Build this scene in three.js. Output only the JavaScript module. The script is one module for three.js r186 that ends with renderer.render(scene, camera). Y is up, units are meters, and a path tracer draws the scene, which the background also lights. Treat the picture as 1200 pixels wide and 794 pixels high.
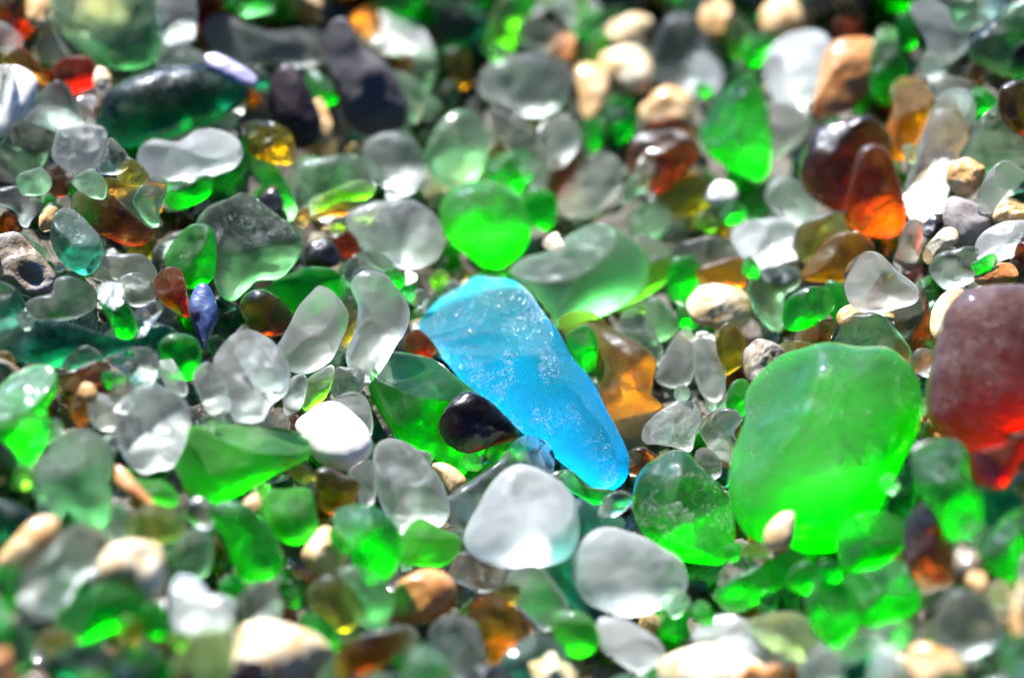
import * as THREE from 'three';
import { Sky } from 'three/addons/objects/Sky.js';
import { mergeVertices } from 'three/addons/utils/BufferGeometryUtils.js';
import { createNoise3D } from 'simplex-noise';

// ---------- seeded random ----------
function rng(seed) { let a = seed >>> 0; return () => { a = (a + 0x6D2B79F5) | 0; let t = Math.imul(a ^ (a >>> 15), 1 | a); t = (t + Math.imul(t ^ (t >>> 7), 61 | t)) ^ t; return ((t ^ (t >>> 14)) >>> 0) / 4294967296; }; }
const rand = rng(20240611);
const noise3 = createNoise3D(rng(77));

// ---------- camera (macro lens looking down on the beach) ----------
const IW = 1200, IH = 794;
const D = 0.36, ELEV = 44 * Math.PI / 180, PX = 0.090 / IW;       // distance to the plane of focus, 9 cm across it
const scene = new THREE.Scene();
const fov = 2 * Math.atan(IH * PX / 2 / D) * 180 / Math.PI;
const camera = new THREE.PerspectiveCamera(fov, IW / IH, 0.01, 50);
const eye = new THREE.Vector3(0, Math.sin(ELEV) * D, Math.cos(ELEV) * D);
camera.position.copy(eye);
camera.lookAt(0, 0, 0);
camera.focus = D;
camera.userData.fStop = 11.5;
scene.add(camera);

// ---------- daylight: clear sky, sun behind the pile and a little to the left ----------
const sunDir = new THREE.Vector3(-0.27, 0.73, -0.63).normalize();
const sky = new Sky();
sky.name = 'sky';
sky.scale.setScalar(40);
sky.userData = { kind: 'structure' };
sky.material.uniforms.sunPosition.value.copy(sunDir);
sky.material.uniforms.turbidity.value = 3;
sky.material.uniforms.rayleigh.value = 0.45;
sky.material.uniforms.mieCoefficient.value = 0.005;
sky.material.uniforms.cloudCoverage.value = 0.0;
scene.add(sky);
scene.environmentIntensity = 0.15;
const sun = new THREE.DirectionalLight(new THREE.Color(1, 0.955, 0.89), 5);
sun.position.copy(sunDir).multiplyScalar(1);
sun.castShadow = true;
Object.assign(sun.shadow.camera, { left: -0.15, right: 0.15, top: 0.15, bottom: -0.15, near: 0.1, far: 3 });
sun.shadow.mapSize.set(2048, 2048);
scene.add(sun); scene.add(sun.target);

const renderer = new THREE.WebGLRenderer({ antialias: true });
renderer.toneMapping = THREE.LinearToneMapping;
renderer.toneMappingExposure = 3.1;
renderer.shadowMap.enabled = true;

// ---------- the lie of the beach: a shallow trough seen along its length ----------
const UPV = new THREE.Vector3(0, Math.cos(ELEV), -Math.sin(ELEV));
const FWD = new THREE.Vector3(0, -Math.sin(ELEV), -Math.cos(ELEV));
const TOCAM = FWD.clone().negate();
const COT = Math.cos(ELEV) / Math.sin(ELEV);
const trough = [[-400, 210], [0, 270], [150, 300], [270, 370], [400, 430], [560, 490], [750, 520], [900, 480], [1020, 400], [1180, 300], [1600, 240]];
function lie(px) {
  if (px <= trough[0][0]) return trough[0][1];
  for (let i = 1; i < trough.length; i++) if (px <= trough[i][0]) {
    const [x0, y0] = trough[i - 1], [x1, y1] = trough[i]; let t = (px - x0) / (x1 - x0); t = t * t * (3 - 2 * t); return y0 + (y1 - y0) * t;
  }
  return trough[trough.length - 1][1];
}
const bedDepth = (px, py) => D + COT * (lie(px) - py) * PX;
function at(px, py, depth, out = new THREE.Vector3()) {
  const k = depth / D;
  return out.copy(eye).addScaledVector(FWD, depth).addScaledVector(UPV, (IH / 2 - py) * PX * k).setX((px - IW / 2) * PX * k);
}

// ---------- textures ----------
function noiseTexture(size, octaves, seed, shape) {
  const n2 = createNoise3D(rng(seed)), data = new Uint8Array(size * size * 4);
  for (let y = 0; y < size; y++) for (let x = 0; x < size; x++) {
    let v = 0, total = 0;
    for (const [f, a] of octaves) {                       // tileable: walk round two circles
      const u = x / size * 2 * Math.PI, w = y / size * 2 * Math.PI, r = f / (2 * Math.PI);
      v += a * n2(Math.cos(u) * r + Math.cos(w) * r * 0.61, Math.sin(u) * r + Math.sin(w) * r * 0.61 + 7, Math.cos(w) * r - Math.sin(w) * r * 0.53 + f); total += a;
    }
    v = shape(v / total * 0.5 + 0.5);
    const k = (y * size + x) * 4; data[k] = data[k + 1] = data[k + 2] = Math.max(0, Math.min(255, v * 255)); data[k + 3] = 255;
  }
  const t = new THREE.DataTexture(data, size, size); t.wrapS = t.wrapT = THREE.RepeatWrapping; t.magFilter = t.minFilter = THREE.LinearFilter; t.needsUpdate = true; return t;
}
const ss = (a, b, x) => { const t = Math.min(1, Math.max(0, (x - a) / (b - a))); return t * t * (3 - 2 * t); };
const frostTex = noiseTexture(512, [[60, 1], [130, 1], [28, 0.6]], 5, v => v);
const pitTex = noiseTexture(512, [[16, 1], [45, 0.8], [110, 0.5]], 9, v => v);
const grindTex = noiseTexture(512, [[5, 0.7], [14, 1], [40, 1], [90, 0.8]], 13, v => 0.90 + 0.08 * ss(0.3, 0.7, v));
const roughTex = noiseTexture(512, [[8, 1], [24, 0.8], [90, 0.7]], 21, v => 0.55 + 0.45 * ss(0.3, 0.7, v));   // patches more and less ground by the sea

// glassy specks left bright on a ground surface
const sparkTex = noiseTexture(512, [[90, 1], [150, 1], [30, 0.5]], 31, v => 0.75 - 0.6 * ss(0.66, 0.74, v));
// veins and rusty stains of beach stones
const stainTex = (() => {
  const a = noiseTexture(256, [[4, 1], [9, 0.7], [26, 0.5], [60, 0.4]], 41, v => v), d = a.image.data;
  for (let i = 0; i < d.length; i += 4) { const t = d[i] / 255, w = ss(0.3, 0.62, t), k = ss(0.74, 0.80, t); d[i] = 255 * (0.86 + 0.14 * w) * (1 - 0.5 * k); d[i + 1] = 255 * (0.77 + 0.23 * w) * (1 - 0.6 * k); d[i + 2] = 255 * (0.60 + 0.40 * w) * (1 - 0.65 * k); }
  a.colorSpace = THREE.SRGBColorSpace; return a;
})();

// ---------- glass and stone ----------
const lin = (r, g, b) => new THREE.Color().setRGB(r, g, b);
function glass(att, mm, { rough = 0.3, base = [0.95, 0.97, 0.95], through = 1, coat = 0.8, bump = 0.00002, mottle = null, spec = 0.18, ior = 1.46, grain = null } = {}) {
  return new THREE.MeshPhysicalMaterial({
    color: lin(...base), roughness: rough, metalness: 0, transmission: through, thickness: 0.004, ior,
    attenuationColor: lin(...att), attenuationDistance: mm / 1000, clearcoat: coat, clearcoatRoughness: 0.025, specularIntensity: 1, specularColor: lin(spec, spec, spec),
    bumpMap: frostTex, bumpScale: bump, roughnessMap: grain ?? roughTex, transmissionMap: mottle,
  });
}
function stone(rgb, { rough = 0.55, coat = 0.8, bump = 0.00012, map = null } = {}) {
  return new THREE.MeshPhysicalMaterial({ color: lin(...rgb), roughness: rough, clearcoat: coat, clearcoatRoughness: 0.12, bumpMap: pitTex, bumpScale: bump, map });
}
// the same glass in a big piece, a small one and a crumb: small bits on this beach come from darker, thicker-walled bottles
function three(att, mm, o, look, k = 0.5) { return [glass(att, mm, o), k === 1 ? null : glass(att, mm * k, o), look, k === 1 ? null : glass(att, mm * k * k, o)]; }
const M = {
  G: three([0.004, 0.92, 0.012], 2.6, { rough: 0.6, spec: 0.08, through: 0.985, base: [0.35, 0.9, 0.3] }, 'deep green', 0.7),
  GB: three([0.14, 0.98, 0.05], 2.9, { rough: 0.76, bump: 0.00005, spec: 0.06, through: 0.96, base: [0.36, 0.95, 0.28] }, 'bright green'),
  GL: three([0.18, 0.99, 0.06], 2.6, { rough: 0.74, spec: 0.08, through: 0.94, base: [0.36, 0.95, 0.26] }, 'vivid green', 0.7),
  Ge: three([0.01, 0.90, 0.06], 1.0, { rough: 0.35, bump: 0 }, 'emerald', 1),
  g: three([0.42, 0.90, 0.48], 4.4, { rough: 0.62, through: 0.97, base: [0.80, 0.97, 0.83] }, 'pale green', 0.8),
  gc: three([0.42, 0.84, 0.46], 4, { rough: 0.5 }, 'clear pale green', 0.8),
  L: three([0.24, 0.985, 0.02], 2.8, { rough: 0.65 }, 'lime green', 0.8),
  LB: three([0.40, 0.97, 0.03], 1.2, { rough: 0.8 }, 'glowing lime', 1),  // brighter lime tint that holds the caustic glow of a plate edge
  LP: three([0.62, 0.94, 0.30], 7, { rough: 0.8, through: 0.97, base: [0.85, 0.97, 0.7] }, 'pale lime', 1),
  D: three([0.003, 0.26, 0.11], 2.6, { rough: 0.45 }, 'bottle-green', 0.7),
  T1: three([0.05, 0.45, 0.32], 3.6, { rough: 0.6 }, 'teal', 0.7),
  C: three([0.86, 0.94, 0.90], 11, { rough: 0.6, through: 0.95, base: [0.93, 0.97, 0.96] }, 'frosted grey-white', 1),
  c: three([0.82, 0.90, 0.85], 10, { rough: 0.36 }, 'clear', 1),
  N: three([0.93, 0.97, 0.98], 14, { rough: 0.5, through: 0.92 }, 'clear frosted', 1),
  cg: three([0.92, 0.95, 0.93], 12, { rough: 0.5, through: 0.85, base: [0.95, 0.96, 0.95], bump: 0.00008 }, 'grainy clear', 1),
  S: three([0.46, 0.52, 0.54], 6.5, { rough: 0.55 }, 'slate-grey', 1),
  M: three([0.92, 0.97, 0.99], 14, { rough: 0.68, through: 0.84, base: [0.95, 0.98, 1.0], coat: 0.9 }, 'milky white', 1),
  U: three([0.50, 0.82, 0.77], 7, { rough: 0.5 }, 'pale aqua', 1),
  B: three([0.001, 0.86, 0.99], 4.5, { rough: 1, through: 0.95, base: [0.012, 0.72, 0.97], bump: 0.00006, grain: sparkTex, spec: 0.25, coat: 0.08 }, 'turquoise blue', 1),
  A: three([0.98, 0.38, 0.004], 2.6, { rough: 0.45 }, 'amber brown', 0.7),
  R: three([0.50, 0.13, 0.010], 2.2, { rough: 0.45 }, 'dark brown', 0.7),  // at top left corner and blue wedge tip its darkness stands for shade
  RK: three([0.34, 0.055, 0.012], 1.4, { rough: 0.4, spec: 0.4 }, 'blackish brown', 1),
  RB: three([0.94, 0.24, 0.008], 3.6, { rough: 0.75, base: [0.56, 0.46, 0.45], mottle: grindTex, bump: 0.00010 }, 'frosted red-brown'),
  AR: three([0.95, 0.16, 0.002], 1.6, { rough: 0.45, through: 0.97, base: [0.9, 0.35, 0.12] }, 'orange-red', 0.8),
  YP: three([0.985, 0.62, 0.01], 3, { rough: 0.55, through: 0.96, base: [0.85, 0.55, 0.15] }, 'golden brown', 1),
  Y: three([0.985, 0.66, 0.006], 2.6, { rough: 0.42 }, 'golden amber', 0.8),
  O: three([0.50, 0.50, 0.03], 2.8, { rough: 0.55 }, 'olive', 0.8),
  P: [stone([0.022, 0.012, 0.02], { rough: 0.55, bump: 0.00003, coat: 0.15 }), null, 'dark purple'],
  V: [stone([0.34, 0.33, 0.52], { rough: 0.5, bump: 0.00005 }), null, 'lavender'],
  BV: [stone([0.035, 0.07, 0.20], { rough: 0.45, bump: 0.00004, coat: 0.3 }), null, 'dark blue'],
  W: [stone([0.84, 0.81, 0.79], { rough: 0.6, bump: 0.00001, coat: 0.25 }), null, 'white'],
  WC: [stone([0.68, 0.60, 0.46], { rough: 0.6, bump: 0.00005, map: stainTex, coat: 0.3 }), null, 'cream'],
  T: [stone([0.64, 0.45, 0.24], { rough: 0.55, bump: 0.00007, map: stainTex }), null, 'tan'],
  TO: [stone([0.56, 0.26, 0.09], { rough: 0.5, bump: 0.00007, map: stainTex }), null, 'orange-brown'],
  K: [stone([0.012, 0.012, 0.013], { rough: 0.3, coat: 1, bump: 0.00002 }), null, 'black'],
  KG: [stone([0.24, 0.22, 0.22], { rough: 0.7, bump: 0.00010, map: stainTex }), null, 'grey'],
  KD: [stone([0.075, 0.07, 0.08], { rough: 0.75, bump: 0.00005, coat: 0.08 }), null, 'dull dark grey'],
};
const STONES = new Set(['P', 'V', 'BV', 'W', 'WC', 'T', 'TO', 'K', 'KG', 'KD']);

// ---------- one piece: an outline on a tilted plane, swelled to a worn, rounded body ----------
function smoothOutline(pts, n) {
  const c = new THREE.CatmullRomCurve3(pts.map(([x, y]) => new THREE.Vector3(x, y, 0)), true, 'centripetal');
  return c.getSpacedPoints(n).slice(0, n).map(p => [p.x, p.y]);
}
function ellipse(cx, cy, rx, ry, rot) {
  const out = [], a = rot * Math.PI / 180, wob = [rand(), rand(), rand()];
  for (let i = 0; i < 12; i++) {
    const t = i / 12 * 2 * Math.PI, k = 1 + 0.10 * Math.sin(2 * t + wob[0] * 7) + 0.08 * Math.sin(3 * t + wob[1] * 7) + 0.04 * Math.sin(5 * t + wob[2] * 7);
    const x = rx * k * Math.cos(t), y = ry * k * Math.sin(t);
    out.push([cx + x * Math.cos(a) - y * Math.sin(a), cy + x * Math.sin(a) + y * Math.cos(a)]);
  }
  return out;
}
function measure(o) {
  let A = 0, cx = 0, cy = 0;
  for (let i = 0; i < o.length; i++) { const [x0, y0] = o[i], [x1, y1] = o[(i + 1) % o.length], w = x0 * y1 - x1 * y0; A += w; cx += (x0 + x1) * w; cy += (y0 + y1) * w; }
  cx /= 3 * A; cy /= 3 * A;
  let narrow = 1e9, wide = 0, dir = 0;
  for (let k = 0; k < 18; k++) {
    const a = k * Math.PI / 18, p = o.map(([x, y]) => x * Math.cos(a) + y * Math.sin(a)), w = Math.max(...p) - Math.min(...p);
    if (w < narrow) narrow = w; if (w > wide) { wide = w; dir = a; }
  }
  return { cx, cy, narrow, wide, dir, area: Math.abs(A) / 2 };
}
// what already lies there, as distance from the lens, so that each piece comes to rest on the ones below it
const CELL = 5, GX0 = -200, GY0 = -200, GW = 320, GH = 240;
const rest = new Float32Array(GW * GH);
for (let j = 0; j < GH; j++) for (let i = 0; i < GW; i++) rest[j * GW + i] = bedDepth(GX0 + i * CELL, GY0 + j * CELL) + 0.0045;

function settle(outline, m, T, prof, pref, maxLift, extra) {
  // cells inside the outline with their share of the way from middle to edge
  const cells = [], lo = [1e9, 1e9], hi = [-1e9, -1e9];
  for (const [x, y] of outline) { lo[0] = Math.min(lo[0], x); lo[1] = Math.min(lo[1], y); hi[0] = Math.max(hi[0], x); hi[1] = Math.max(hi[1], y); }
  const N = outline.length, angles = outline.map(([x, y]) => Math.atan2(y - m.cy, x - m.cx)), radii = outline.map(([x, y]) => Math.hypot(x - m.cx, y - m.cy));
  for (let y = Math.ceil(lo[1] / CELL) * CELL; y <= hi[1]; y += CELL) for (let x = Math.ceil(lo[0] / CELL) * CELL; x <= hi[0]; x += CELL) {
    const i = (x - GX0) / CELL, j = (y - GY0) / CELL; if (i < 0 || j < 0 || i >= GW || j >= GH) continue;
    const a = Math.atan2(y - m.cy, x - m.cx); let best = 9, r = 1;
    for (let k = 0; k < N; k++) { let d = Math.abs(angles[k] - a); if (d > Math.PI) d = 2 * Math.PI - d; if (d < best) { best = d; r = radii[k]; } }
    const rho = Math.hypot(x - m.cx, y - m.cy) / r; if (rho > 0.97) continue;
    cells.push([Math.round(j) * GW + Math.round(i), x, y, T * Math.pow(1 - Math.pow(rho, prof), 1 / prof)]);
  }
  const d0 = bedDepth(m.cx, m.cy);
  let best = null;
  for (let a = -2; a <= 2; a++) for (let b = -2; b <= 2; b++) {
    const tx = pref[0] + a * 0.16, ty = pref[1] + b * 0.16;
    if (Math.abs(tx) > 0.62 || ty > 0.85 || ty < -0.5) continue;
    const over = cells.map(([k, x, y, h]) => d0 + (tx * (x - m.cx) - ty * (y - m.cy)) * PX + h - rest[k]).sort((p, q) => q - p);
    const lift = Math.min(maxLift, Math.max(-0.0015, over.length ? over[Math.floor(over.length * 0.05)] : 0));
    const cost = lift + (a * a + b * b) * 0.00016;
    if (!best || cost < best.cost) best = { cost, lift, tx, ty };
  }
  const depth = d0 - best.lift - extra;
  for (const [k, x, y, h] of cells) rest[k] = Math.min(rest[k], depth + (best.tx * (x - m.cx) - best.ty * (y - m.cy)) * PX - h * 0.8);
  return { depth, tx: best.tx, ty: best.ty };
}

function pieceGeometry(outline, m, pose, T, prof, opt) {
  const big = m.area > 4500, N = outline.length, R = big ? 26 : 14;
  const C = at(m.cx, m.cy, pose.depth);
  const n = TOCAM.clone().addScaledVector(new THREE.Vector3(1, 0, 0), pose.tx).addScaledVector(UPV, pose.ty).normalize();
  const ux = new THREE.Vector3(1, 0, 0).addScaledVector(n, -n.x).normalize(), uy = new THREE.Vector3().crossVectors(n, ux);
  const ray = new THREE.Vector3(), ring = outline.map(([x, y]) => {
    at(x, y, D, ray).sub(eye); const t = C.clone().sub(eye).dot(n) / ray.dot(n); ray.multiplyScalar(t).add(eye).sub(C);
    return [ray.dot(ux), ray.dot(uy)];
  });
  const size = Math.sqrt(m.area) * PX, seed = opt.seed * 13.7, facets = [];
  const fr = rng(opt.seed * 991 + 3);
  for (let k = 0; k < (opt.facets ?? 3); k++) {
    const a = fr() * 6.283, s = fr() < 0.6 ? 1 : -1, tilt = 0.35 + fr() * 0.5;
    facets.push([Math.cos(a) * Math.sin(tilt), Math.sin(a) * Math.sin(tilt), s * Math.cos(tilt), T * (0.62 + fr() * 0.3)]);
  }
  const pos = [], uv = [], idx = [];
  const off = [opt.seed * 0.37 % 1, opt.seed * 0.73 % 1];
  const put = (x, y, z) => {
    for (const [fx, fy, fz, d] of facets) { const o = x * fx * 0.55 + y * fy * 0.55 + z * fz - d; if (o > 0) { const f = o * (1 - Math.exp(-o / (T * 0.06))); z -= f / fz * 0.95; } }
    const f1 = 1.6 / size, f2 = 4.5 / size, a1 = size * (opt.lump ?? 0.05), a2 = a1 * 0.28;
    const q = noise3(x * f1 + seed, y * f1, z * f1) * a1 + noise3(x * f2, y * f2 + seed, z * f2) * a2;
    const l = Math.hypot(x, y, z * 2.2) || 1, edge = Math.min(1, Math.abs(z) / (T * 0.6));
    z += q * edge * Math.sign(z || 1); x += q * 0.35 * x / l; y += q * 0.35 * y / l;
    if (opt.shape) [x, y, z] = opt.shape(x, y, z, size, T);
    pos.push(x, y, z); uv.push(x / 0.02 + off[0], y / 0.02 + off[1] + (z < 0 ? 0.5 : 0));
  };
  const rows = [];
  for (let r = 0; r <= 2 * R; r++) {
    const ph = (r / (2 * R)) * Math.PI, rho = Math.pow(Math.sin(ph), 2 / prof), z = T * Math.sign(Math.cos(ph)) * Math.pow(Math.abs(Math.cos(ph)), 2 / prof);
    if (r === 0 || r === 2 * R) { rows.push([pos.length / 3]); put(0, 0, z); continue; }
    rows.push(ring.map(([x, y], i) => { const k = pos.length / 3; const round = 1 - 0.5 * Math.pow(1 - rho, 1.5); put(x * rho * (0.5 + 0.5 * round) + 0, y * rho * (0.5 + 0.5 * round), z); return k; }));
  }
  for (let r = 0; r < 2 * R; r++) for (let i = 0; i < N; i++) {
    const a = rows[r], b = rows[r + 1], j = (i + 1) % N;
    if (a.length === 1) idx.push(a[0], b[i], b[j]); else if (b.length === 1) idx.push(a[i], b[0], a[j]); else idx.push(a[i], b[i], a[j], a[j], b[i], b[j]);
  }
  const g = new THREE.BufferGeometry();
  g.setAttribute('position', new THREE.Float32BufferAttribute(pos, 3)); g.setAttribute('uv', new THREE.Float32BufferAttribute(uv, 2));
  // outlines may run either way round: make faces look outwards
  let vol = 0; for (let k = 0; k < idx.length; k += 3) { const [a, b, c] = [idx[k] * 3, idx[k + 1] * 3, idx[k + 2] * 3]; vol += pos[a] * (pos[b + 1] * pos[c + 2] - pos[b + 2] * pos[c + 1]) - pos[a + 1] * (pos[b] * pos[c + 2] - pos[b + 2] * pos[c]) + pos[a + 2] * (pos[b] * pos[c + 1] - pos[b + 1] * pos[c]); }
  if (vol < 0) for (let k = 0; k < idx.length; k += 3) { const t = idx[k + 1]; idx[k + 1] = idx[k + 2]; idx[k + 2] = t; }
  g.setIndex(idx); g.computeVertexNormals();
  return { g, C, basis: new THREE.Matrix4().makeBasis(ux, uy, n) };
}

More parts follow.
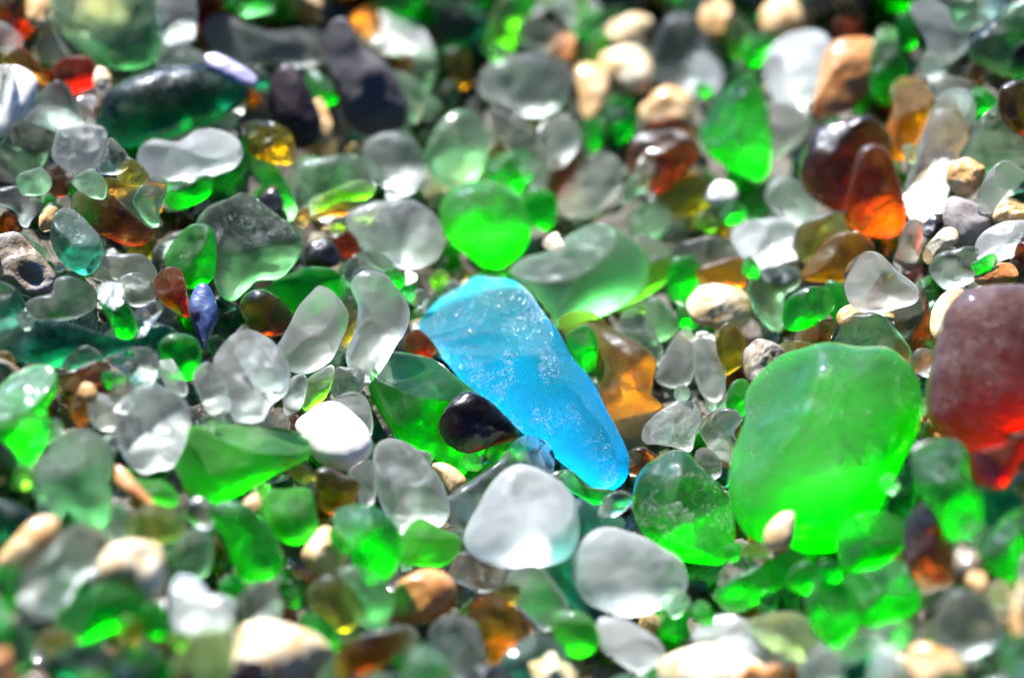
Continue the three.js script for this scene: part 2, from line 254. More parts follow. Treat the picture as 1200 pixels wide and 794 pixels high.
const DATA = `
0 C e -6 8 12 17 0
0 R e 22 22 21 26 10
0 T e 46 12 16 19 0
0 T e 128 12 26 19 0
1 g 62,-6 118,-10 173,-4 187,12 185,40 181,66 161,77 113,78 77,76 46,69 41,60 47,40 54,20|wide pale green see-through plate at the top left, trapezoid outline#pale trapezoid plate|t=.3 p=3
0 AR e 84 88 28 19 0|orange-brown glass peeping out under the pale trapezoid plate
1 N -18,30 0,26 12,32 26,48 22,58 8,70 -10,76
1 A 8,68 24,56 36,64 46,76 55,92 50,104 42,108 24,86
2 W 0,87 12,79 22,79 42,91 44,101 34,129 12,153 -10,162 -20,130 -12,100|smooth white pebble cut by the left edge, above the pale green plate#left-edge white pebble|f=0 l=.015 u=.5
1 U 40,124 53,103 68,95 80,103 90,123 97,140 93,147 70,148 50,150|pale aqua rounded glass peak leaning beside the left-edge white pebble
1 S 90,117 100,112 109,112 111,122 108,130 111,142 106,147 97,142 93,128|small wavy slate-grey glass chip beside the aqua peak
2 gc 0,167 20,143 37,128 50,123 65,129 70,144 63,167 53,187 37,214 27,220 13,215 -12,207 -15,185|long clear pale green slab at the left edge under the white pebble#left-edge green slab|t=.35 p=3
2 cg 69,152 87,147 120,149 126,160 120,180 107,200 93,209 77,200 62,187 60,175|grainy colourless crystal chunk right of the left-edge green slab#grainy crystal chunk|l=.06 f=5 frost=700
2 c 127,160 137,167 150,182 149,197 137,204 120,204 110,197 122,180|little clear chip touching the grainy crystal chunk
1 Y 150,185 160,190 174,207 167,217 147,217 137,209|golden amber crumb beside the clear chip and the kidney-shaped pebble|f=5
1 RK 50,194 63,190 80,214 78,227 67,230 55,220 48,207|dark red-brown drop under the grainy crystal chunk
1 D 123,117 140,100 167,88 200,80 234,78 267,87 287,103 284,117 260,134 217,150 180,164 157,169 133,164 117,144|large blackish bottle-green oval with a shiny top edge#blackish bottle-green oval|t=.6 p=2.2 l=.015 f=1 u=.2
0 g e 238 146 50 18 -26
2 V 239,65 250,62 274,72 302,93 300,100 287,100 267,92 244,78|thin lavender shell sliver on top of the bottle-green oval#lavender sliver
2 M 160,187 167,170 180,164 210,167 230,152 250,150 274,160 284,177 277,194 254,204 220,210 194,212 167,200|kidney-shaped frosted pebble below the bottle-green oval#kidney-shaped pebble|t=.5
1 G 288,160 292,180 284,205 262,221 244,215 236,195 260,170|bright green rim of glass showing under the kidney-shaped pebble
1 P 334,77 347,83 364,114 374,144 367,167 344,172 321,144 315,117 324,87|dark purple pointed shell piece right of the bottle-green oval#dark purple shell|u=-.25 f=1
0 T e 374 145 13 26 0
1 G 355,82 370,85 392,100 396,115 385,122 372,118 362,100
2 KD 385,30 402,20 425,55 450,72 475,115 480,138 460,155 430,160 405,142 392,104 384,70|large dull dark grey stone under the bright white oval near the top#dull grey stone|u=-.2 f=1 l=.02 z=1
2 M 409,18 425,8 458,12 480,18 500,36 508,52 496,61 475,62 458,63 433,58 415,40|dazzling white oval glass pebble at the top above the grey stone#dazzling white oval|u=.75
1 C 240,35 260,20 300,33 327,37 367,33 397,50 390,67 354,77 320,73 287,78 254,63|broad blurred whitish glass piece above the lavender sliver
1 G e 268 0 24 10 0
1 TO e 322 5 28 15 10
0 D e 375 20 28 30 0
1 C 187,-4 225,-4 228,35 222,52 205,56 190,45
0 C e 206 67 30 14 0
0 D e 520 25 40 32 0
1 L 550,48 567,30 581,10 593,-6 625,-6 619,20 609,44 593,62 577,64 560,58|bright green elongated glass tilted at the top edge, right of the dazzling oval#slanting green piece|p=2
1 Y 522,60 546,60 551,97 540,101 528,85
1 g e 497 80 16 24 10
1 M e 676 8 26 20 0
1 G 667,40 685,18 720,8 745,10 730,32 700,44 678,48
1 S e 632 40 24 20 0
0 TO e 660 58 16 15 0
1 L e 697 62 14 25 20
2 C 559,97 569,77 593,66 629,64 661,73 675,87 667,113 641,133 613,135 593,121 571,115|large blurred grey-white oval in the upper middle#upper grey oval
1 T 677,80 702,78 714,100 702,133 686,139 679,113
1 S 575,125 600,128 622,150 640,185 640,215 622,215 600,180 580,150
2 g 514,144 534,130 557,134 574,160 570,187 557,210 530,220 507,207 497,187|pale green frosted oval above the round vivid green pebble#upper pale oval
1 C 427,174 450,157 477,160 497,187 493,217 467,227 440,207
1 g 457,83 477,87 500,107 517,127 500,140 477,123
1 Ge e 726 142 19 21 0|sparkling emerald knob left of the large green half-disc
1 C 677,200 697,180 723,187 727,213 710,240 687,253 660,252 655,235
0 R 642,195 680,182 690,190 672,215 655,240 645,225
1 C 634,147 664,137 680,160 667,187 647,197 637,180
2 GB 514,247 528,224 557,212 585,214 609,229 621,257 621,281 601,305 581,314 561,309 536,291 520,273|round vivid green pebble just above the blue wedge#round vivid green pebble|p=2 t=.6
0 G e 595 205 24 26 0
0 G e 632 243 19 23 0
1 S 772,40 784,22 801,18 817,26 829,56 833,85 821,105 797,113 772,101 764,80
2 M 807,66 825,62 845,77 847,93 839,109 825,101 811,80
1 WC e 738 35 25 18 0
1 WC e 735 80 30 26 0
0 T e 782 127 29 20 0
0 R e 780 155 30 18 0
1 T e 838 22 20 22 0
1 L e 868 45 14 26 0
1 G e 892 52 20 14 0
1 T 893,12 905,2 930,-3 950,4 954,20 934,38 905,44 895,38
2 M 897,67 914,47 940,35 960,37 975,53 967,83 950,117 934,127 910,117 897,97|plump milky white egg-shaped pebble near the top right#milky egg|u=.5
1 TO 967,67 980,50 1007,47 1024,53 1027,77 1014,110 987,130 954,134 960,100|big orange-brown stone right of the milky egg#orange-brown boulder
1 G 1027,40 1037,30 1050,37 1059,60 1059,107 1044,120 1027,117 1020,103|upright green pillar beside the orange-brown stone#green pillar
1 Ge e 1062 38 12 20 0
1 YP 1047,100 1064,88 1084,97 1092,117 1084,144 1067,180 1057,185 1040,174 1038,154 1047,130|upright golden amber nugget below the green pillar#golden nugget
1 C 1068,8 1089,-4 1109,10 1121,34 1133,40 1127,64 1111,83 1099,73 1085,44|hanging grey frosted triangle near the top right#grey hanging triangle
0 g e 1125 5 24 20 0
1 U 1115,32 1151,8 1174,-4 1182,4 1176,12 1141,34 1123,42
2 gc 1134,57 1150,33 1174,13 1200,2 1230,0 1245,50 1230,95 1200,93 1174,87 1144,73|large dark green see-through lens at the upper right edge#upper right green lens|t=.6
0 A e 1186 0 16 9 0
2 R 1172,103 1184,95 1200,95 1220,110 1215,160 1200,160 1180,147 1170,127|dark brown glass cut by the right edge under the green lens
1 U 1090,100 1107,90 1137,95 1146,107 1134,117 1100,115
2 C 1094,127 1110,110 1134,113 1144,133 1137,157 1120,187 1114,217 1100,254 1084,264 1064,254 1059,227 1070,190 1084,154|long clear club-shaped glass right of the amber dome#clear club|t=.5
0 Y e 1113 150 17 30 10
1 gc 1127,187 1140,157 1160,130 1174,124 1187,147 1200,165 1215,190 1200,205 1165,200 1140,200
0 G e 1153 118 15 13 0
2 T 1109,206 1115,192 1129,186 1143,189 1155,198 1153,208 1141,226 1129,230 1117,222|round tan pebble with a crack, on the clear club#cracked tan pebble|t=.8 l=.08
2 N 1143,239 1153,212 1168,192 1180,188 1194,194 1206,206 1208,220 1182,231 1170,241 1159,251 1147,249|clear frosted wedge right of the cracked tan pebble#clear right wedge
2 T 1164,253 1174,237 1190,234 1205,239 1208,252 1184,259 1168,259|tan speckled pebble on the clear wedge at the right edge|l=.1
2 M 1145,281 1159,267 1186,259 1204,260 1212,275 1205,292 1182,303 1157,308 1146,299|bright silvery clear nugget at the right edge#silvery nugget|u=.4
1 K 1081,265 1091,253 1103,251 1108,259 1101,271 1091,279 1083,275|tiny shiny black bead between the clear club and the cream bean
2 WC 1081,299 1093,281 1109,267 1121,269 1124,281 1113,289 1097,295 1088,308|small cream bean-shaped pebble above the aqua block#cream bean|t=.7
2 U 1089,317 1097,299 1121,291 1143,289 1155,307 1150,322 1135,332 1113,340 1105,338|pale aqua block left of the silvery nugget#aqua block
1 S 1063,261 1079,259 1079,281 1071,313 1061,319 1049,311 1053,289
0 KG 1115,235 1141,241 1163,257 1141,285 1125,287 1109,257
2 A 1000,200 1008,174 1022,168 1039,174 1051,200 1061,241 1059,265 1047,277 1024,278 1004,273 990,257 992,237|glowing amber dome at the upper right#amber dome|t=.65 u=.15
1 R 944,180 957,157 987,144 1020,140 1042,165 1040,200 1010,250 985,244 960,234 940,207|large dark brown oval behind the amber dome#brown oval
1 G 822,157 836,124 860,100 880,88 893,110 900,140 899,200 890,214 860,200 833,180|large deep green half-disc left of the brown oval#green half-disc|p=3
0 C 900,125 940,130 944,150 912,180 900,178
1 C 899,235 903,216 921,208 940,216 960,237 954,251 940,267 921,257
2 M 857,277 865,265 889,259 921,257 938,269 930,285 940,305 913,311 893,315 873,305 861,291|milky white flake with a notched side, left of the olive glass#notched milky flake|u=.5
1 W e 846 227 17 14 10
1 G e 860 250 14 14 0
1 L e 828 260 13 12 0
0 O e 802 225 32 26 0
0 R e 775 185 38 30 0
1 g 735,215 760,175 768,185 755,225 735,240 725,235
1 g 738,261 750,241 770,237 790,255 776,273 760,279 742,275
0 S e 830 295 32 17 0
1 L 750,277 765,279 785,293 795,309 788,322 750,350 728,362 715,358 740,320|bright lime glass showing along the right side of the large pale green oval
2 g 597,318 614,302 640,295 667,275 694,263 721,267 747,285 761,308 757,332 734,355 701,372 667,382 654,385 645,370 630,352 612,335|large pale green frosted oval behind the blue wedge#large pale green oval|t=.5 p=2.3 f=1 l=.015 u=.05
1 A 817,318 845,306 865,303 876,315 872,335 850,338 825,334|orange amber glass resting behind the cream-white pebble|f=5
2 WC 805,356 815,340 827,334 861,338 877,350 881,370 873,382 855,386 833,382 811,374|cream-white rounded pebble in the middle right#cream-white pebble|t=.8
0 G e 800 325 18 24 0
0 G e 806 372 14 12 40
1 g 758,354 770,350 785,364 795,382 780,397 764,399
1 C 726,382 732,366 748,362 758,378 776,409 772,427 760,417
1 C 770,445 780,415 795,391 805,384 813,397 813,433 807,449 789,453|upright clear prism left of the long frosted pebble
1 C 814,395 823,389 835,395 841,417 850,435 847,461 839,469 827,465 817,449 814,421|long frosted grey pebble below the cream-white pebble#long frosted pebble
0 Y e 854 410 17 28 0
1 KG 873,417 883,403 901,401 919,411 925,425 905,445 890,455 877,445|rough lilac-grey stone above the big green slab#lilac-grey stone|l=.1
1 G 853,461 861,447 873,445 881,457 877,477 865,490 853,485
1 gc 879,332 893,318 915,312 938,320 935,335 920,345 917,385 911,388 893,374 881,356|clear fang-shaped glass right of the cream-white pebble#clear fang
2 G 918,362 934,342 954,335 974,340 977,358 964,375 937,387 920,385|deep green disc right of the clear fang#green disc|t=.5
1 G 970,330 997,340 999,365 984,377 972,366
0 R 930,395 960,377 984,378 990,392 967,405 935,405
0 O e 940 413 30 12 0
2 YP 937,325 947,308 973,278 1000,271 1020,281 1026,296 1012,310 995,328 967,331|golden yellow glass wedge above the green disc#golden wedge|t=.5 z=1 u=.15
1 O 930,285 938,265 965,250 1000,252 1005,268 975,285 945,306 935,298
2 C 989,332 993,312 1013,296 1030,296 1049,315 1076,338 1076,352 1049,362 1013,367 996,355|clear frosted teardrop right of the golden wedge#clear teardrop|t=.5
1 gc 975,405 987,379 1007,369 1030,369 1049,385 1066,409 1069,422 1060,430 1033,425 1000,415|clear greenish bowl-shaped glass between the teardrop and the big green slab
2 GB 873,479 875,462 890,442 913,425 947,417 974,410 1007,415 1047,418 1074,442 1082,469 1080,490 1063,526 1039,575 1018,609 980,637 921,636 895,631 873,619 858,598 853,575 856,548 866,518 872,500|big glowing green slab, the largest green piece#big green slab|t=.58 p=2.7 l=.02 f=2 u=.28 frost=500
3 WC 895,629 899,617 917,601 930,601 932,617 928,639 920,645 905,645 897,640|small cream pebble leaning on the lower edge of the big green slab|t=.8
2 RB 1087,452 1093,422 1100,392 1110,362 1127,342 1154,335 1200,333 1240,340 1255,400 1250,470 1225,498 1200,511 1174,528 1151,532 1127,526 1105,510 1089,490|big frosted red-brown slab cut by the right edge#big red-brown slab|t=.5 p=2.6 l=.02 f=1 u=-.1 frost=500
1 AR 1137,534 1170,524 1200,510 1210,525 1196,541 1178,567 1157,569 1143,557
1 T 1091,385 1094,362 1110,342 1129,340 1120,355 1112,375 1107,395 1098,398|golden tan strip of stone along the upper left of the red-brown slab
2 TO 1141,325 1161,310 1187,310 1194,325 1177,333 1147,333
0 R e 1072 388 25 42 0
0 S e 1083 425 14 16 0
1 G 1071,530 1085,520 1109,516 1131,526 1137,561 1149,581 1149,613 1125,633 1109,627 1099,601 1081,581|deep green glass below the red-brown slab, right of the big green slab#green tongue
0 D e 1175 600 38 30 0
1 G e 1192 640 46 34 -20
0 D 1050,565 1068,545 1072,580 1060,610 1040,610
1 R 1062,612 1073,597 1089,593 1101,609 1113,640 1121,670 1105,695 1085,712 1077,700 1064,660|tall brown glass below the green tongue beside it#brown tall piece
1 G 982,630 990,613 1013,603 1040,602 1063,620 1057,643 1030,663 1000,670 987,660|green pebble with sparkles tucked under the lower right of the big green slab
2 G 838,700 850,683 893,660 933,640 957,643 960,660 933,677 893,703 867,718 847,713|green bar lying aslant below the big green slab#slanting green bar|p=2.6
2 Ge e 972 670 16 14 0
1 L e 885 645 17 10 -10
1 c 842,687 850,663 873,650 900,653 877,670 847,690
1 G 990,680 1027,667 1053,657 1070,677 1078,710 1053,727 1023,733 1000,720|deep green block right of the slanting green bar#deep green block
1 G 947,703 960,680 993,687 1007,720 1000,743 980,757 953,737
2 g 983,760 1017,737 1060,727 1077,733 1073,750 1033,767 997,777
2 S 1095,743 1107,697 1127,690 1153,697 1170,720 1177,743 1163,760 1133,770 1113,760|smoky clear rounded triangle at the lower right#smoky triangle
2 T 1063,763 1080,753 1100,760 1127,773 1130,795 1110,805 1075,800|orange-tan pebble at the bottom, left of and below the smoky triangle
2 T 1183,730 1190,697 1200,670 1225,665 1235,720 1220,765 1195,762|golden tan stone cut by the lower right edge
1 C e 1190 792 19 14 0
0 KG e 1135 660 15 17 0
1 T e 1146 683 12 14 0
0 S e 1172 697 16 14 0
2 LP 877,730 907,717 940,720 953,743 967,760 947,773 920,770 887,747|pale lime frosted tongue at the bottom, below the slanting green bar#pale lime tongue
2 M 810,747 830,727 853,720 883,733 900,757 867,773 827,763
3 WC 775,775 800,762 830,755 870,765 900,785 895,810 780,812|cream blurred pebble at the bottom edge below the milky oval
2 S e 910 780 40 20 0
2 C 940,777 957,760 980,760 990,780 987,800 945,803
0 D e 1015 785 30 18 0
2 G 742,601 742,581 750,557 768,540 787,529 805,530 821,547 849,573 859,595 861,637 858,654 848,662 821,659 797,654 768,636 750,620|green pebble with a glittering teal top, left of the big green slab#glittering green pebble|t=.6 p=2.3 l=.02 frost=900
2 cg 753,502 760,492 776,480 801,467 815,474 821,490 817,505 809,530 792,524 776,522 754,518|sparkling white crystal piece above the glittering green pebble#sparkling crystal|f=6 l=.05 frost=500
1 S 821,504 833,484 857,480 871,490 859,508 865,520 857,540 841,538 829,520
0 R e 866 511 10 12 0
0 S e 828 546 17 17 0
0 R e 752 542 22 15 0
1 YP 660,385 694,375 721,389 767,422 764,445 764,465 777,479 754,499 754,522 734,522 721,499 701,452 680,415|golden brown jagged plaque right of the blue wedge#amber plaque|t=.4 p=3
1 G 664,398 687,382 700,399 697,439 704,455 690,440
3 B 487,382 493,362 510,338 534,322 547,310 567,313 594,318 614,335 634,362 654,388 670,418 694,445 711,479 722,500 734,526 737,542 733,558 720,571 706,574 693,569 673,554 645,532 621,514 601,498 583,480 547,452 513,415 493,398|large turquoise blue wedge of frosted glass with a chipped top#blue wedge|t=.5 p=2.9 f=2 l=.015 u=.06 frost=3200 blue
1 AR 477,398 487,386 502,396 516,418 500,426 478,412
1 G 435,445 440,425 457,412 483,412 510,420 535,445 590,490 600,505 560,530 548,545 541,552 520,540 480,520 455,495 440,465|deep green rounded glass tucked under the left side of the blue wedge#half-hidden green piece|t=.5
2 RK 513,497 525,474 547,459 567,465 590,485 609,511 581,522 555,530 538,528 520,516|blackish brown glass lump under the lower left edge of the blue wedge#blackish brown lump|t=.6
0 G e 592 526 24 11 -25
1 C e 553 541 12 11 0
1 T 507,545 524,544 546,563 538,575 528,577 518,561|small tan pebble left of the slate plate
1 S 520,591 548,567 580,545 609,518 641,534 645,555 640,590 600,620 560,640 545,630 525,610|slate grey frosted plate behind the milky rounded triangle#slate plate|t=.35
3 M 544,640 547,620 567,583 587,557 607,545 627,548 657,567 674,583 679,600 677,633 664,653 634,663 594,663 560,657|milky white rounded triangle with a ridge, below the blue wedge#milky triangle|t=.55 p=2.5 f=2 u=.3 frost=250
1 G 643,557 665,550 695,572 720,575 718,584 693,590 677,580
0 T1 677,593 700,603 727,617 700,640 690,660 690,690 710,720 687,717 653,680 640,663 650,630|dark teal glass between the milky triangle and the milky oval
1 c e 722 590 23 12 -20
3 M 672,663 677,640 694,622 714,618 747,627 777,643 797,656 807,682 801,696 772,715 740,723 715,719 687,705 675,685|milky white oval pebble right of the milky triangle#milky oval|t=.5 p=2.4 f=1 u=.3
1 c 528,673 543,647 567,658 597,660 600,678 590,686 570,693 547,687
2 C 593,677 607,665 633,665 653,687 667,710 653,730 640,740 623,727 600,703|frosted grey oblong below the milky triangle#grey oblong
3 GL 645,730 653,717 680,717 698,730 700,757 680,770 657,760|small bright green chip below the grey oblong
2 M 700,727 720,723 753,737 780,763 770,783 753,790 727,777 700,753
1 A 552,723 560,703 580,697 600,710 620,737 600,757 580,777 570,780 567,747|amber brown shard at the bottom left of the grey oblong#lower amber shard
2 T1 577,793 593,763 627,743 653,750 670,777 668,805 580,808|teal green blurred pebble at the bottom edge, below the grey oblong
3 TO 453,710 463,687 487,670 510,668 530,680 535,703 520,723 490,730 463,727|orange-brown rounded stone with a pale top, lower middle#orange stone|t=.9
2 S 503,743 513,727 533,720 557,730 567,757 570,800 520,805|glossy smoky grey upright piece at the bottom, beside the amber shard
2 R 385,790 395,765 420,745 455,735 480,735 490,750 467,770 427,787 400,800|dark brown bar at the bottom below the orange stone#lower brown bar
1 O 363,690 389,674 421,702 427,719 405,739 381,731 365,711
1 g 397,670 421,664 454,686 458,715 431,727 421,702
2 WC 353,650 365,632 374,620 386,618 400,636 407,652 397,668 377,674 361,664|cream pebble with an orange side, above the olive glass#cream-orange pebble|t=.8
3 WC 276,755 282,735 310,729 345,737 377,751 389,767 381,779 361,796 330,805 285,805 273,780|big cream-white stone at the bottom edge#bottom cream stone|t=.8
1 S 286,694 300,684 321,688 329,707 325,729 288,729
2 LP 203,770 220,743 247,730 270,730 273,757 263,800 200,805|pale lime frosted piece at the bottom, left of the cream-white stone#bottom lime piece
2 M 200,720 207,673 230,677 247,697 273,703 267,733 230,743 207,740
1 g 203,657 213,627 233,620 248,630 240,673 220,677 207,672
1 G 247,600 263,590 287,593 313,617 330,660 320,673 283,677 267,640|dark green glass below the long green wedge#dark green lower piece
2 GL 310,577 333,573 363,573 370,597 373,620 353,637 327,633 310,607|vivid green chunk with a hollow, left of the brown amber lump#vivid green chunk
2 A 369,551 381,547 401,555 421,565 419,581 409,601 397,609 379,599 371,577|dark amber lump hanging below the bright white pebble#amber lump
2 Y 335,551 349,542 369,555 373,567 363,571 345,561
2 W 346,498 361,484 377,474 397,474 412,484 429,500 435,514 436,527 426,540 409,549 389,548 371,538 355,518|bright white smooth stone right of the long green wedge#bright white stone|t=.7 f=0 l=.012 u=.6
1 C 389,471 405,462 413,460 427,465 434,479 436,496 433,510 415,505 400,490
2 C 437,535 443,520 458,514 480,520 500,540 520,570 527,600 515,617 490,615 470,625 450,600 440,565|large frosted grey-green oblong right of the bright white stone#frosted oblong|t=.5
1 C 409,553 433,540 439,561 437,589 425,593 419,575
3 GL 204,536 210,514 222,500 245,497 275,496 305,497 335,500 355,508 363,520 361,537 337,549 309,563 280,579 260,590 243,592 232,588 214,567|long glowing green wedge in the lower left#long green wedge|t=.45 p=2.3 l=.02 u=.1
1 c 250,500 265,484 300,482 333,486 335,500 300,506 270,508
1 C 252,425 260,409 280,391 296,389 321,405 337,433 333,459 317,473 306,490 275,490 262,457|frosted grey rounded glass left of the clear nugget#grey rounded glass
2 C 274,409 288,398 300,403 321,425 339,441 333,459 321,471 304,461 284,429|thin frosted grey oblong lying on the grey rounded glass|t=.4
1 C 227,439 244,425 264,452 267,479 247,485 234,465
3 N 322,409 329,397 341,376 349,360 365,342 373,335 385,338 399,352 408,368 407,380 399,401 389,421 373,433 355,438 339,433 327,421|bright clear nugget with one ridge, left of centre#clear nugget|t=.6 f=3 l=.015 u=0
2 C 419,360 410,335 420,318 450,322 470,344 480,364 476,386 462,409 446,433 433,447 421,448 409,433 405,417 415,389|large clear frosted pebble between the clear nugget and the blue wedge#large clear pebble|t=.5
0 G 315,345 345,322 380,318 407,335 405,355 390,365 365,372 345,374 325,365
1 Y 402,350 418,352 414,388 400,422 392,420 402,390
1 R 283,354 300,340 321,346 341,368 335,386 321,393 296,386 286,372|shiny red-brown lump below the clear green plate#red-brown lump
1 L 353,458 365,441 389,427 390,441 381,465 369,475 357,480|lime leaf-shaped glass below the clear nugget
1 C 335,451 353,439 359,445 351,479 335,485
0 S e 406 450 17 22 0
2 gc 229,262 240,247 250,240 266,234 282,225 294,227 308,239 331,257 353,275 355,287 345,309 327,325 300,328 290,338 270,353 257,345 249,325 247,295 240,275|large clear greenish plate with bright lower rim, upper left#clear green plate|t=.35 p=3.2 l=.02 f=2 frost=700
1 G 194,308 200,288 227,265 247,268 248,325 227,335 207,328
2 AR 179,333 187,318 204,312 214,322 219,345 220,372 210,368 187,352|orange-red glass wedge left of the blue sliver#orange-red wedge|z=2
2 BV 222,352 234,333 244,335 256,368 247,388 237,409 230,395 224,372|dark blue ceramic sliver below the clear green plate#blue sliver|p=3 z=1
2 Ge 113,342 123,328 138,328 147,348 160,382 157,393 140,395 127,375|glossy emerald rod on the left side#emerald rod|t=.8 p=2.6 z=3
1 c 157,368 171,358 183,352 191,360 179,378 169,393 157,395
1 S 140,328 164,320 182,338 180,352 154,358
0 S e 145 316 36 18 0
2 S 25,362 40,348 60,342 65,326 77,323 107,335 115,348 110,362 77,375 43,377|slate grey boat-shaped glass left of the emerald rod#slate boat
1 T1 -15,330 20,340 30,368 20,377 0,378 -20,370
1 KG -10,278 20,278 40,295 63,322 57,338 33,343 13,328 -10,325|rough grey-brown rock at the left edge#left rock|l=.12
2 T1 59,273 63,253 73,243 85,245 105,263 120,283 119,305 110,318 97,322 77,312 62,292|teal green rounded pebble on the left, below the green slab#teal pebble|t=.5 f=1 frost=300
1 S -8,225 16,218 32,222 48,239 50,245 36,257 32,265 24,263 16,247 -8,236
1 T 47,252 60,238 68,244 60,268 48,270
0 R e 130 252 46 26 20
1 g 85,212 109,198 125,218 121,232 101,228
0 A e 136 218 16 9 0
1 g 137,228 153,218 165,220 175,240 190,262 178,266 155,250
2 gc 155,235 161,222 181,206 193,208 195,220 187,245 185,265 177,265 165,253
1 G 186,217 215,212 245,207 246,225 220,241 195,247
1 G 288,186 311,182 329,204 341,226 349,251 343,261 333,257 329,237 309,216
1 Y 290,147 310,142 340,157 342,187 314,187 294,180|golden amber rough lump below the dark purple shell#golden rough lump|l=.1 f=5
1 K e 318 235 13 15 0
2 LB 349,241 369,231 397,220 425,209 439,212 441,220 433,231 401,235 369,249 353,251|bright lime glowing strip right of the clear green plate#lime strip|u=.3 z=2 t=.9
0 g 345,205 390,185 425,190 437,208 400,222 352,240
1 AR 377,267 393,261 417,281 419,293 405,301 385,279
0 A e 398 243 36 9 -15
1 K 359,291 369,283 385,281 397,297 395,309 361,311|shiny black bead right of the clear green plate
1 C 407,257 421,245 454,237 490,240 515,265 512,300 480,312 440,300 420,285
1 g 417,301 433,293 458,305 460,320 430,325
1 Ge e 478 335 12 15 0
1 A e 4 425 11 16 0
1 D -10,380 33,375 77,379 110,389 147,402 127,415 83,430 33,425 -10,410|dark green-grey flat slab below the slate boat#dark flat slab
1 S 73,429 100,405 120,419 113,429 83,436
1 G 187,402 207,391 230,399 235,419 227,442 200,439|dark green disc below the blue sliver
0 D e 165 398 36 24 0
2 c 127,422 144,410 167,406 184,412 187,432 180,449 160,455 147,439|clear bent nugget on top of the tall frosted block#bent clear nugget
2 N 185,425 194,415 207,429 220,455 217,464 200,459 190,445
2 C 134,479 147,462 180,452 214,465 222,482 221,502 212,530 201,548 185,551 171,555 153,546 141,528 135,500|tall frosted grey block left of the long green wedge#tall frosted block|t=.4 p=3.2
2 c e 142 462 14 25 0
2 RK 67,442 87,432 117,422 129,429 124,445 87,459 72,455|brown stick-like glass beside the bent clear nugget#brown stick
1 A e 93 480 10 23 0
1 C 102,472 114,462 134,469 134,502 110,499
2 GL -15,470 5,445 25,432 45,425 62,432 68,452 55,478 60,500 45,530 25,560 10,575 -15,585|large blurred vivid green piece at the left edge#left-edge vivid piece
3 G 60,487 72,483 75,495 50,525 25,560 10,575 5,560 35,520
3 g 34,561 50,534 71,510 91,504 113,510 129,524 133,545 129,569 129,601 121,617 111,623 97,615 81,599 60,593 40,581|pale green frosted leaf-shaped glass at the lower left#pale green leaf|t=.4
2 TO 131,546 141,546 161,567 183,593 181,599 157,585 135,567|thin tan sliver pointing away from the pale green leaf
1 GL 149,559 173,563 193,565 210,581 206,591 187,591
2 O 147,613 167,593 200,593 218,607 213,627 180,637 150,633
1 c 135,590 150,600 158,615 145,640 130,635
0 D e 10 615 24 28 0
1 T -5,665 20,627 43,607 67,610 67,633 33,663 10,673
1 S 60,640 90,615 130,625 125,660 95,680 65,720 20,720 10,690 40,660
3 WC 113,667 127,640 153,633 187,640 197,663 190,693 170,707 150,687 123,687|cream blurred stone with a golden underside, lower left#lower-left cream stone|t=.8
2 G 63,723 93,700 120,683 150,690 167,710 153,730 120,743 90,753|green blurred glass below the lower left cream stone#lower-left green
2 G 160,715 180,705 200,725 195,745 165,745
2 g -15,715 5,720 25,730 40,753 37,777 15,795 -15,800
1 O e 65 752 25 15 0
2 D e 95 778 38 24 0
2 G 137,795 150,770 173,760 197,770 203,795 200,808 140,808
1 G 353,720 375,722 395,745 390,760 365,745
2 G 390,600 427,593 447,600 470,627 467,657 447,683 427,677 405,640|green glass with sparkles left of the lime-edged green corner#sparkling green glass
3 GL 475,620 490,607 513,617 540,633 537,647 520,663 493,663 470,660|lime-edged green corner left of the milky triangle
0 g e 432 705 28 26 0
`;
const specs = DATA.trim().split('\n').map((line, i) => {
  const [head, text = '', opts = ''] = line.split('|'), [layer, mat, ...nums] = head.split(' ');
  const [label, short] = text.split('#');
  const pts = nums[0] === 'e' ? ellipse(...nums.slice(1).map(Number)) : nums.map(p => p.split(',').map(Number));
  const opt = {}; for (const o of opts.split(' ')) { const [k, v] = o.split('='); if (k) opt[k] = v === undefined ? true : Number(v); }
  return { i, layer: Number(layer), mat, pts, label, short, opt };
}).sort((a, b) => a.layer - b.layer || a.i - b.i);

// fill between the traced pieces: smaller bits of the same beach, lowest of all
const counts = {};
function nameIt(kind) { const n = counts[kind] = (counts[kind] ?? -1) + 1; return n ? `${kind}_${String(n).padStart(3, '0')}` : kind; }
const placed = [];
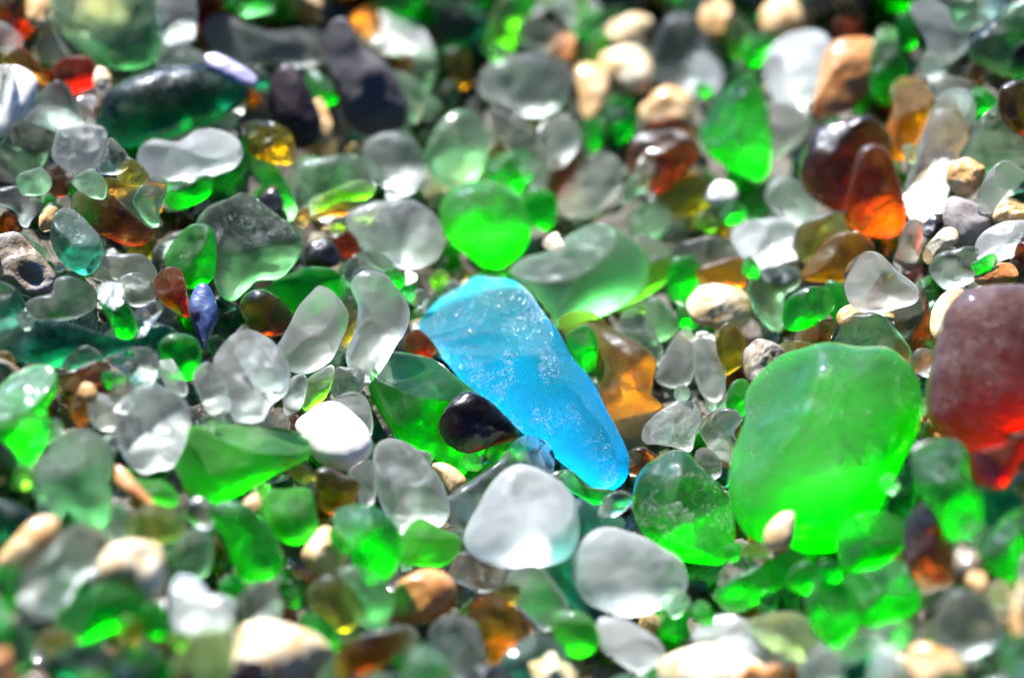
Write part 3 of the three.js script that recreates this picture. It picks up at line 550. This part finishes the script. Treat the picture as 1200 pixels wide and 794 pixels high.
// pieces low in the pile run on a little under their neighbours
function grown(s) { const k = [1.14, 1.05, 1, 1][s.layer], m = measure(s.pts); return s.pts.map(([x, y]) => [m.cx + (x - m.cx) * k, m.cy + (y - m.cy) * k]); }
function build(s) {
  const m0 = measure(s.pts), big = m0.area > 4500;
  const outline = smoothOutline(grown(s), big ? 84 : 44), m = measure(outline);
  const isStone = STONES.has(s.mat), prof = s.opt.p ?? (isStone ? 2.2 : 2.6);
  const T = m.narrow / 2 * PX * (s.opt.t ?? (isStone ? 0.7 : 0.5));
  const pose = settle(outline, m, T, prof, [(rand() - 0.5) * 0.3, s.opt.u ?? (isStone ? 0.35 : s.mat === 'M' ? 0.12 : s.mat[0] === 'G' || s.mat === 'L' ? 0.1 : -0.08) + rand() * 0.25], s.opt.chip ? 0.0012 : 0.004 + s.layer * 0.002, (s.opt.z ?? 0) / 1000);
  const { g, C, basis } = pieceGeometry(outline, m, pose, T, prof, { seed: s.i + 1, facets: s.opt.f ?? (isStone ? 2 : 4), lump: s.opt.l ?? 0.028, shape: s.opt.blue ? blueShape : null });
  const mesh = new THREE.Mesh(g, (m.narrow < 25 && M[s.mat][3]) || (m.narrow < 46 && M[s.mat][1]) || M[s.mat][0]);
  mesh.name = nameIt(isStone ? (s.mat === 'P' || s.mat === 'V' ? 'shell_fragment' : s.mat === 'BV' ? 'ceramic_fragment' : 'beach_pebble') : s.opt.chip ? 'glass_chip' : 'glass_pebble');
  mesh.applyMatrix4(basis); mesh.position.copy(C);
  mesh.castShadow = mesh.receiveShadow = true;
  mesh.userData = { category: isStone ? (s.mat === 'P' || s.mat === 'V' ? 'shell' : s.mat === 'BV' ? 'ceramic' : 'pebble') : 'sea glass' };
  if (s.opt.frost) addGlintSpecks(mesh, g, s.opt.frost, s.i);
  scene.add(mesh);
  placed.push({ s, m, mesh, isStone });
}
// white specks standing in for sun glints on the ground surface, each about a tenth of a millimetre, in drifts
const glintShape = new THREE.OctahedronGeometry(1, 0), glintWhite = new THREE.MeshPhysicalMaterial({ color: lin(0.92, 0.93, 0.94), roughness: 0.15 });
function addGlintSpecks(mesh, g, count, seed) {
  const fr = rng(seed + 900), p = g.attributes.position, n = g.attributes.normal, v = new THREE.Vector3(), q = new THREE.Quaternion(), e = new THREE.Euler(), sc = new THREE.Vector3(), mx = new THREE.Matrix4(), index = g.index, list = [];
  const tri = index.count / 3;
  for (let tries = 0; list.length < count && tries < count * 40; tries++) {
    const t = Math.floor(fr() * tri) * 3, ids = [0, 1, 2].map(k => index.getX(t + k)); let a = fr(), b = fr(); if (a + b > 1) { a = 1 - a; b = 1 - b; }
    const w = [1 - a - b, a, b]; v.set(0, 0, 0); let nz = 0; ids.forEach((id, k) => { v.x += p.getX(id) * w[k]; v.y += p.getY(id) * w[k]; v.z += p.getZ(id) * w[k]; nz += n.getZ(id) * w[k]; });
    if (nz < 0.35 || noise3(v.x * 240 + seed, v.y * 240, 4) + 0.5 * noise3(v.x * 900, v.y * 900, seed) < 0.1 + fr() * 0.5) continue;
    e.set(fr() * 6, fr() * 6, fr() * 6); const r = 0.000022 + 0.000034 * fr() * fr(); sc.set(r, r, r * 0.8);
    list.push(mx.compose(v, q.setFromEuler(e), sc).clone());
  }
  const im = new THREE.InstancedMesh(glintShape, glintWhite, list.length); list.forEach((m, i) => im.setMatrixAt(i, m));
  im.name = 'frost_glints'; im.userData = { kind: 'stuff' }; im.castShadow = im.receiveShadow = true; mesh.add(im);
}
// the blue wedge lost a shell-shaped flake at its top: a shallow hollow with ripples
function blueShape(x, y, z, size, T) {
  if (z > 0) {
    const dx = (x + 0.0005) / (0.0042), dy = (y - 0.0105) / (0.0040), r = Math.hypot(dx, dy);
    if (r < 1) { const w = 1 - r * r; z -= T * (0.55 * w + 0.06 * w * Math.sin(r * 17)); }
    const e = Math.hypot((x + 0.004) / 0.004, (y - 0.002) / 0.0016); if (e < 1) z -= T * 0.25 * (1 - e * e);
  }
  return [x, y, z];
}
for (const s of specs) build(s);
// little chips caught in the deepest gaps
{
  const cr = rng(515), mats = ['G', 'G', 'G', 'L', 'g', 'gc', 'c', 'C', 'A', 'Y', 'AR', 'R', 'U', 'N', 'D', 'T', 'WC'], spots = [];
  for (let j = 46; j < GH; j++) for (let i = 42; i < GW; i++) {
    const px = GX0 + i * CELL, py = GY0 + j * CELL; if (px < 8 || px > 1192 || py < 30 || py > 775) continue;
    spots.push([rest[j * GW + i] - bedDepth(px, py) + cr() * 0.0008, px, py]);
  }
  spots.sort((a, b) => b[0] - a[0]);
  const used = [];
  for (const [, px, py] of spots) {
    if (used.length >= 48) break;
    if (used.some(([x, y]) => Math.hypot(x - px, y - py) < 26)) continue;
    used.push([px, py]);
    const r = 9 + cr() * 8, n = 5 + Math.floor(cr() * 3), a0 = cr() * 6.28, long = 0.65 + cr() * 0.5, turn = cr() * 3.14, pts = [];
    for (let k = 0; k < n; k++) { const a = a0 + (k + (cr() - 0.5) * 0.5) / n * 6.283, q = r * (0.75 + 0.5 * cr()), x = q * Math.cos(a), y = q * Math.sin(a) * long; pts.push([px + x * Math.cos(turn) - y * Math.sin(turn), py + x * Math.sin(turn) + y * Math.cos(turn)]); }
    build({ i: 1000 + used.length, layer: 0, mat: mats[Math.floor(cr() * mats.length)], pts, opt: { f: 5, p: 3, chip: true } });
  }
}

// ---------- labels: the look of the piece, and what it lies next to ----------
const marks = placed.filter(p => p.s.short);
function words(p) {
  const size = p.m.area < 450 ? 'tiny' : p.m.area < 1100 ? 'small' : p.m.area > 4500 ? 'large' : '';
  const shape = p.m.wide / p.m.narrow > 2 ? 'elongated' : p.m.wide / p.m.narrow < 1.22 && !p.s.opt.chip ? 'roundish' : '';
  const noun = p.isStone ? { P: 'shell', V: 'shell', BV: 'ceramic' }[p.s.mat] ?? 'pebble' : p.s.opt.chip ? 'glass chip' : 'glass piece';
  return [size, shape, M[p.s.mat][2], noun].filter(Boolean).join(' ');
}
function side(p, q) {
  const dx = p.m.cx - q.m.cx, dy = p.m.cy - q.m.cy;
  return Math.abs(dx) > Math.abs(dy) ? (dx < 0 ? 'left of' : 'right of') : (dy < 0 ? 'above' : 'below');
}
const taken = new Set(placed.map(p => p.s.label).filter(Boolean));
for (const p of placed) {
  if (p.s.label) { p.mesh.userData.label = p.s.label; continue; }
  const near = marks.map(q => [Math.hypot(p.m.cx - q.m.cx, p.m.cy - q.m.cy), q]).sort((a, b) => a[0] - b[0]).map(a => a[1]);
  const tries = [];
  for (const [a, b] of [[0, 1], [0, 2], [1, 2], [0, 3], [1, 3]]) tries.push(`${words(p)} ${side(p, near[a])} the ${near[a].s.short}, ${side(p, near[b])} the ${near[b].s.short}`);
  const label = tries.find(t => !taken.has(t) && t.split(/\s+/).length <= 16) ?? tries.find(t => !taken.has(t));
  if (!label) console.log('no label', p.s.i, tries);
  taken.add(label); p.mesh.userData.label = label ?? tries[0];
}
for (const p of placed) { const n = p.mesh.userData.label.split(/\s+/).length; if (n > 16) console.log('long', n, p.mesh.userData.label); }
for (const p of placed) p.mesh.userData.group = p.isStone ? 'pebbles and shells among the sea glass' : 'sea glass pieces on the beach';
console.log('pieces', placed.length, JSON.stringify(counts));

// ---------- the beach below: wet coarse sand with small glass grit ----------
{
  const nx = 150, ny = 130, pos = [], uv = [], idx = [], v = new THREE.Vector3();
  for (let j = 0; j <= ny; j++) for (let i = 0; i <= nx; i++) {
    const px = -700 + 2600 * i / nx, py = -600 + 1900 * j / ny;
    at(px, py, bedDepth(px, py) + 0.0085, v);
    const n = noise3(v.x * 260, 3, v.z * 260) * 0.0008 + noise3(v.x * 900, 8, v.z * 900) * 0.0003;
    pos.push(v.x, v.y + n, v.z); uv.push(v.x / 0.02, v.z / 0.02);
  }
  for (let j = 0; j < ny; j++) for (let i = 0; i < nx; i++) { const a = j * (nx + 1) + i, b = a + 1, c = a + nx + 1, d = c + 1; idx.push(a, c, b, b, c, d); }
  const g = new THREE.BufferGeometry(); g.setAttribute('position', new THREE.Float32BufferAttribute(pos, 3)); g.setAttribute('uv', new THREE.Float32BufferAttribute(uv, 2)); g.setIndex(idx); g.computeVertexNormals();
  const mesh = new THREE.Mesh(g, new THREE.MeshStandardMaterial({ color: lin(0.055, 0.045, 0.032), roughness: 0.6, bumpMap: pitTex, bumpScale: 0.0003 }));
  mesh.name = 'beach_sand'; mesh.userData = { kind: 'structure' }; mesh.receiveShadow = true; scene.add(mesh);
  const far = new THREE.Mesh(new THREE.PlaneGeometry(60, 60), new THREE.MeshStandardMaterial({ color: lin(0.22, 0.20, 0.15), roughness: 0.9, bumpMap: pitTex, bumpScale: 0.002 }));
  far.rotation.x = -Math.PI / 2; far.position.y = -0.045; far.name = 'ground'; far.userData = { kind: 'structure' }; far.receiveShadow = true; scene.add(far);
}
{
  const fr = rng(4242), v = new THREE.Vector3(), e = new THREE.Euler(), q = new THREE.Quaternion(), sc = new THREE.Vector3(), mx = new THREE.Matrix4();
  const pool = [['C', 3], ['G', 14], ['g', 5], ['c', 2], ['A', 3], ['R', 5], ['D', 8], ['S', 3], ['WC', 0.7], ['T', 1], ['TO', 1], ['Y', 2], ['O', 2], ['L', 2], ['U', 1], ['M', 0.6], ['KG', 1], ['K', 1.5]];
  const total = pool.reduce((a, b) => a + b[1], 0), N = 7000, lists = {};
  const inFrame = (px, py) => px > -10 && px < 1210 && py > 0 && py < 810;
  for (let k = 0; k < N; k++) {
    const px = -620 + 2440 * fr(), py = -520 + 1740 * fr(), outside = !inFrame(px, py);
    let r = fr() * total, mat = 'C'; for (const [n, w] of pool) { r -= w; if (r < 0) { mat = n; break; } }
    const size = (outside ? 0.0018 + 0.0026 * fr() * fr() : 0.0009 + 0.0012 * fr());
    const down = outside ? 0.006 - fr() * 0.007 : 0.0065 + fr() * 0.003;
    at(px, py, bedDepth(px, py) + down, v);
    e.set(fr() * 6.28, fr() * 6.28, fr() * 6.28); q.setFromEuler(e); sc.set(size * (0.8 + fr() * 0.7), size * (0.8 + 0.4 * fr()), size * (0.45 + 0.4 * fr()));
    (lists[mat] ??= []).push(mx.compose(v, q, sc).clone());
  }
  const shapes = [0, 1, 2, 3, 4].map(k => {                // worn bits: lumpy bodies with a few flattened sides
    let g = new THREE.IcosahedronGeometry(1, 5); g.deleteAttribute('normal'); g.deleteAttribute('uv'); g = mergeVertices(g, 1e-4);
    const p = g.attributes.position, a = new THREE.Vector3(), cuts = [];
    for (let c = 0; c < 7; c++) cuts.push([new THREE.Vector3(fr() - 0.5, fr() - 0.5, fr() - 0.5).normalize(), 0.5 + 0.35 * fr()]);
    const uv = [];
    for (let i = 0; i < p.count; i++) {
      a.fromBufferAttribute(p, i).normalize(); a.multiplyScalar(1 + 0.25 * noise3(a.x * 1.2 + k * 9, a.y * 1.2, a.z * 1.2));
      for (const [n, d] of cuts) { const o = a.dot(n) - d; if (o > 0) a.addScaledVector(n, -o * (1 - Math.exp(-o / 0.06)) * 0.96); }
      p.setXYZ(i, a.x, a.y, a.z); uv.push(a.x * 0.15 + k * 0.3, a.y * 0.15 + a.z * 0.08);
    }
    g.setAttribute('uv', new THREE.Float32BufferAttribute(uv, 2)); g.computeVertexNormals(); return g;
  });
  let k = 0;
  for (const [mat, list] of Object.entries(lists)) {
    const im = new THREE.InstancedMesh(shapes[k++ % 5], M[mat][1] ?? M[mat][0], list.length);
    list.forEach((m, i) => im.setMatrixAt(i, m));
    im.name = (STONES.has(mat) ? 'gravel' : 'glass_grit') + (k > 1 ? `_${String(k).padStart(3, '0')}` : '');
    im.userData = { kind: 'stuff', label: `small ${M[mat][2]} grit filling the gaps between the larger pieces`, category: 'grit' };
    im.castShadow = im.receiveShadow = true; scene.add(im);
  }
}
renderer.render(scene, camera);
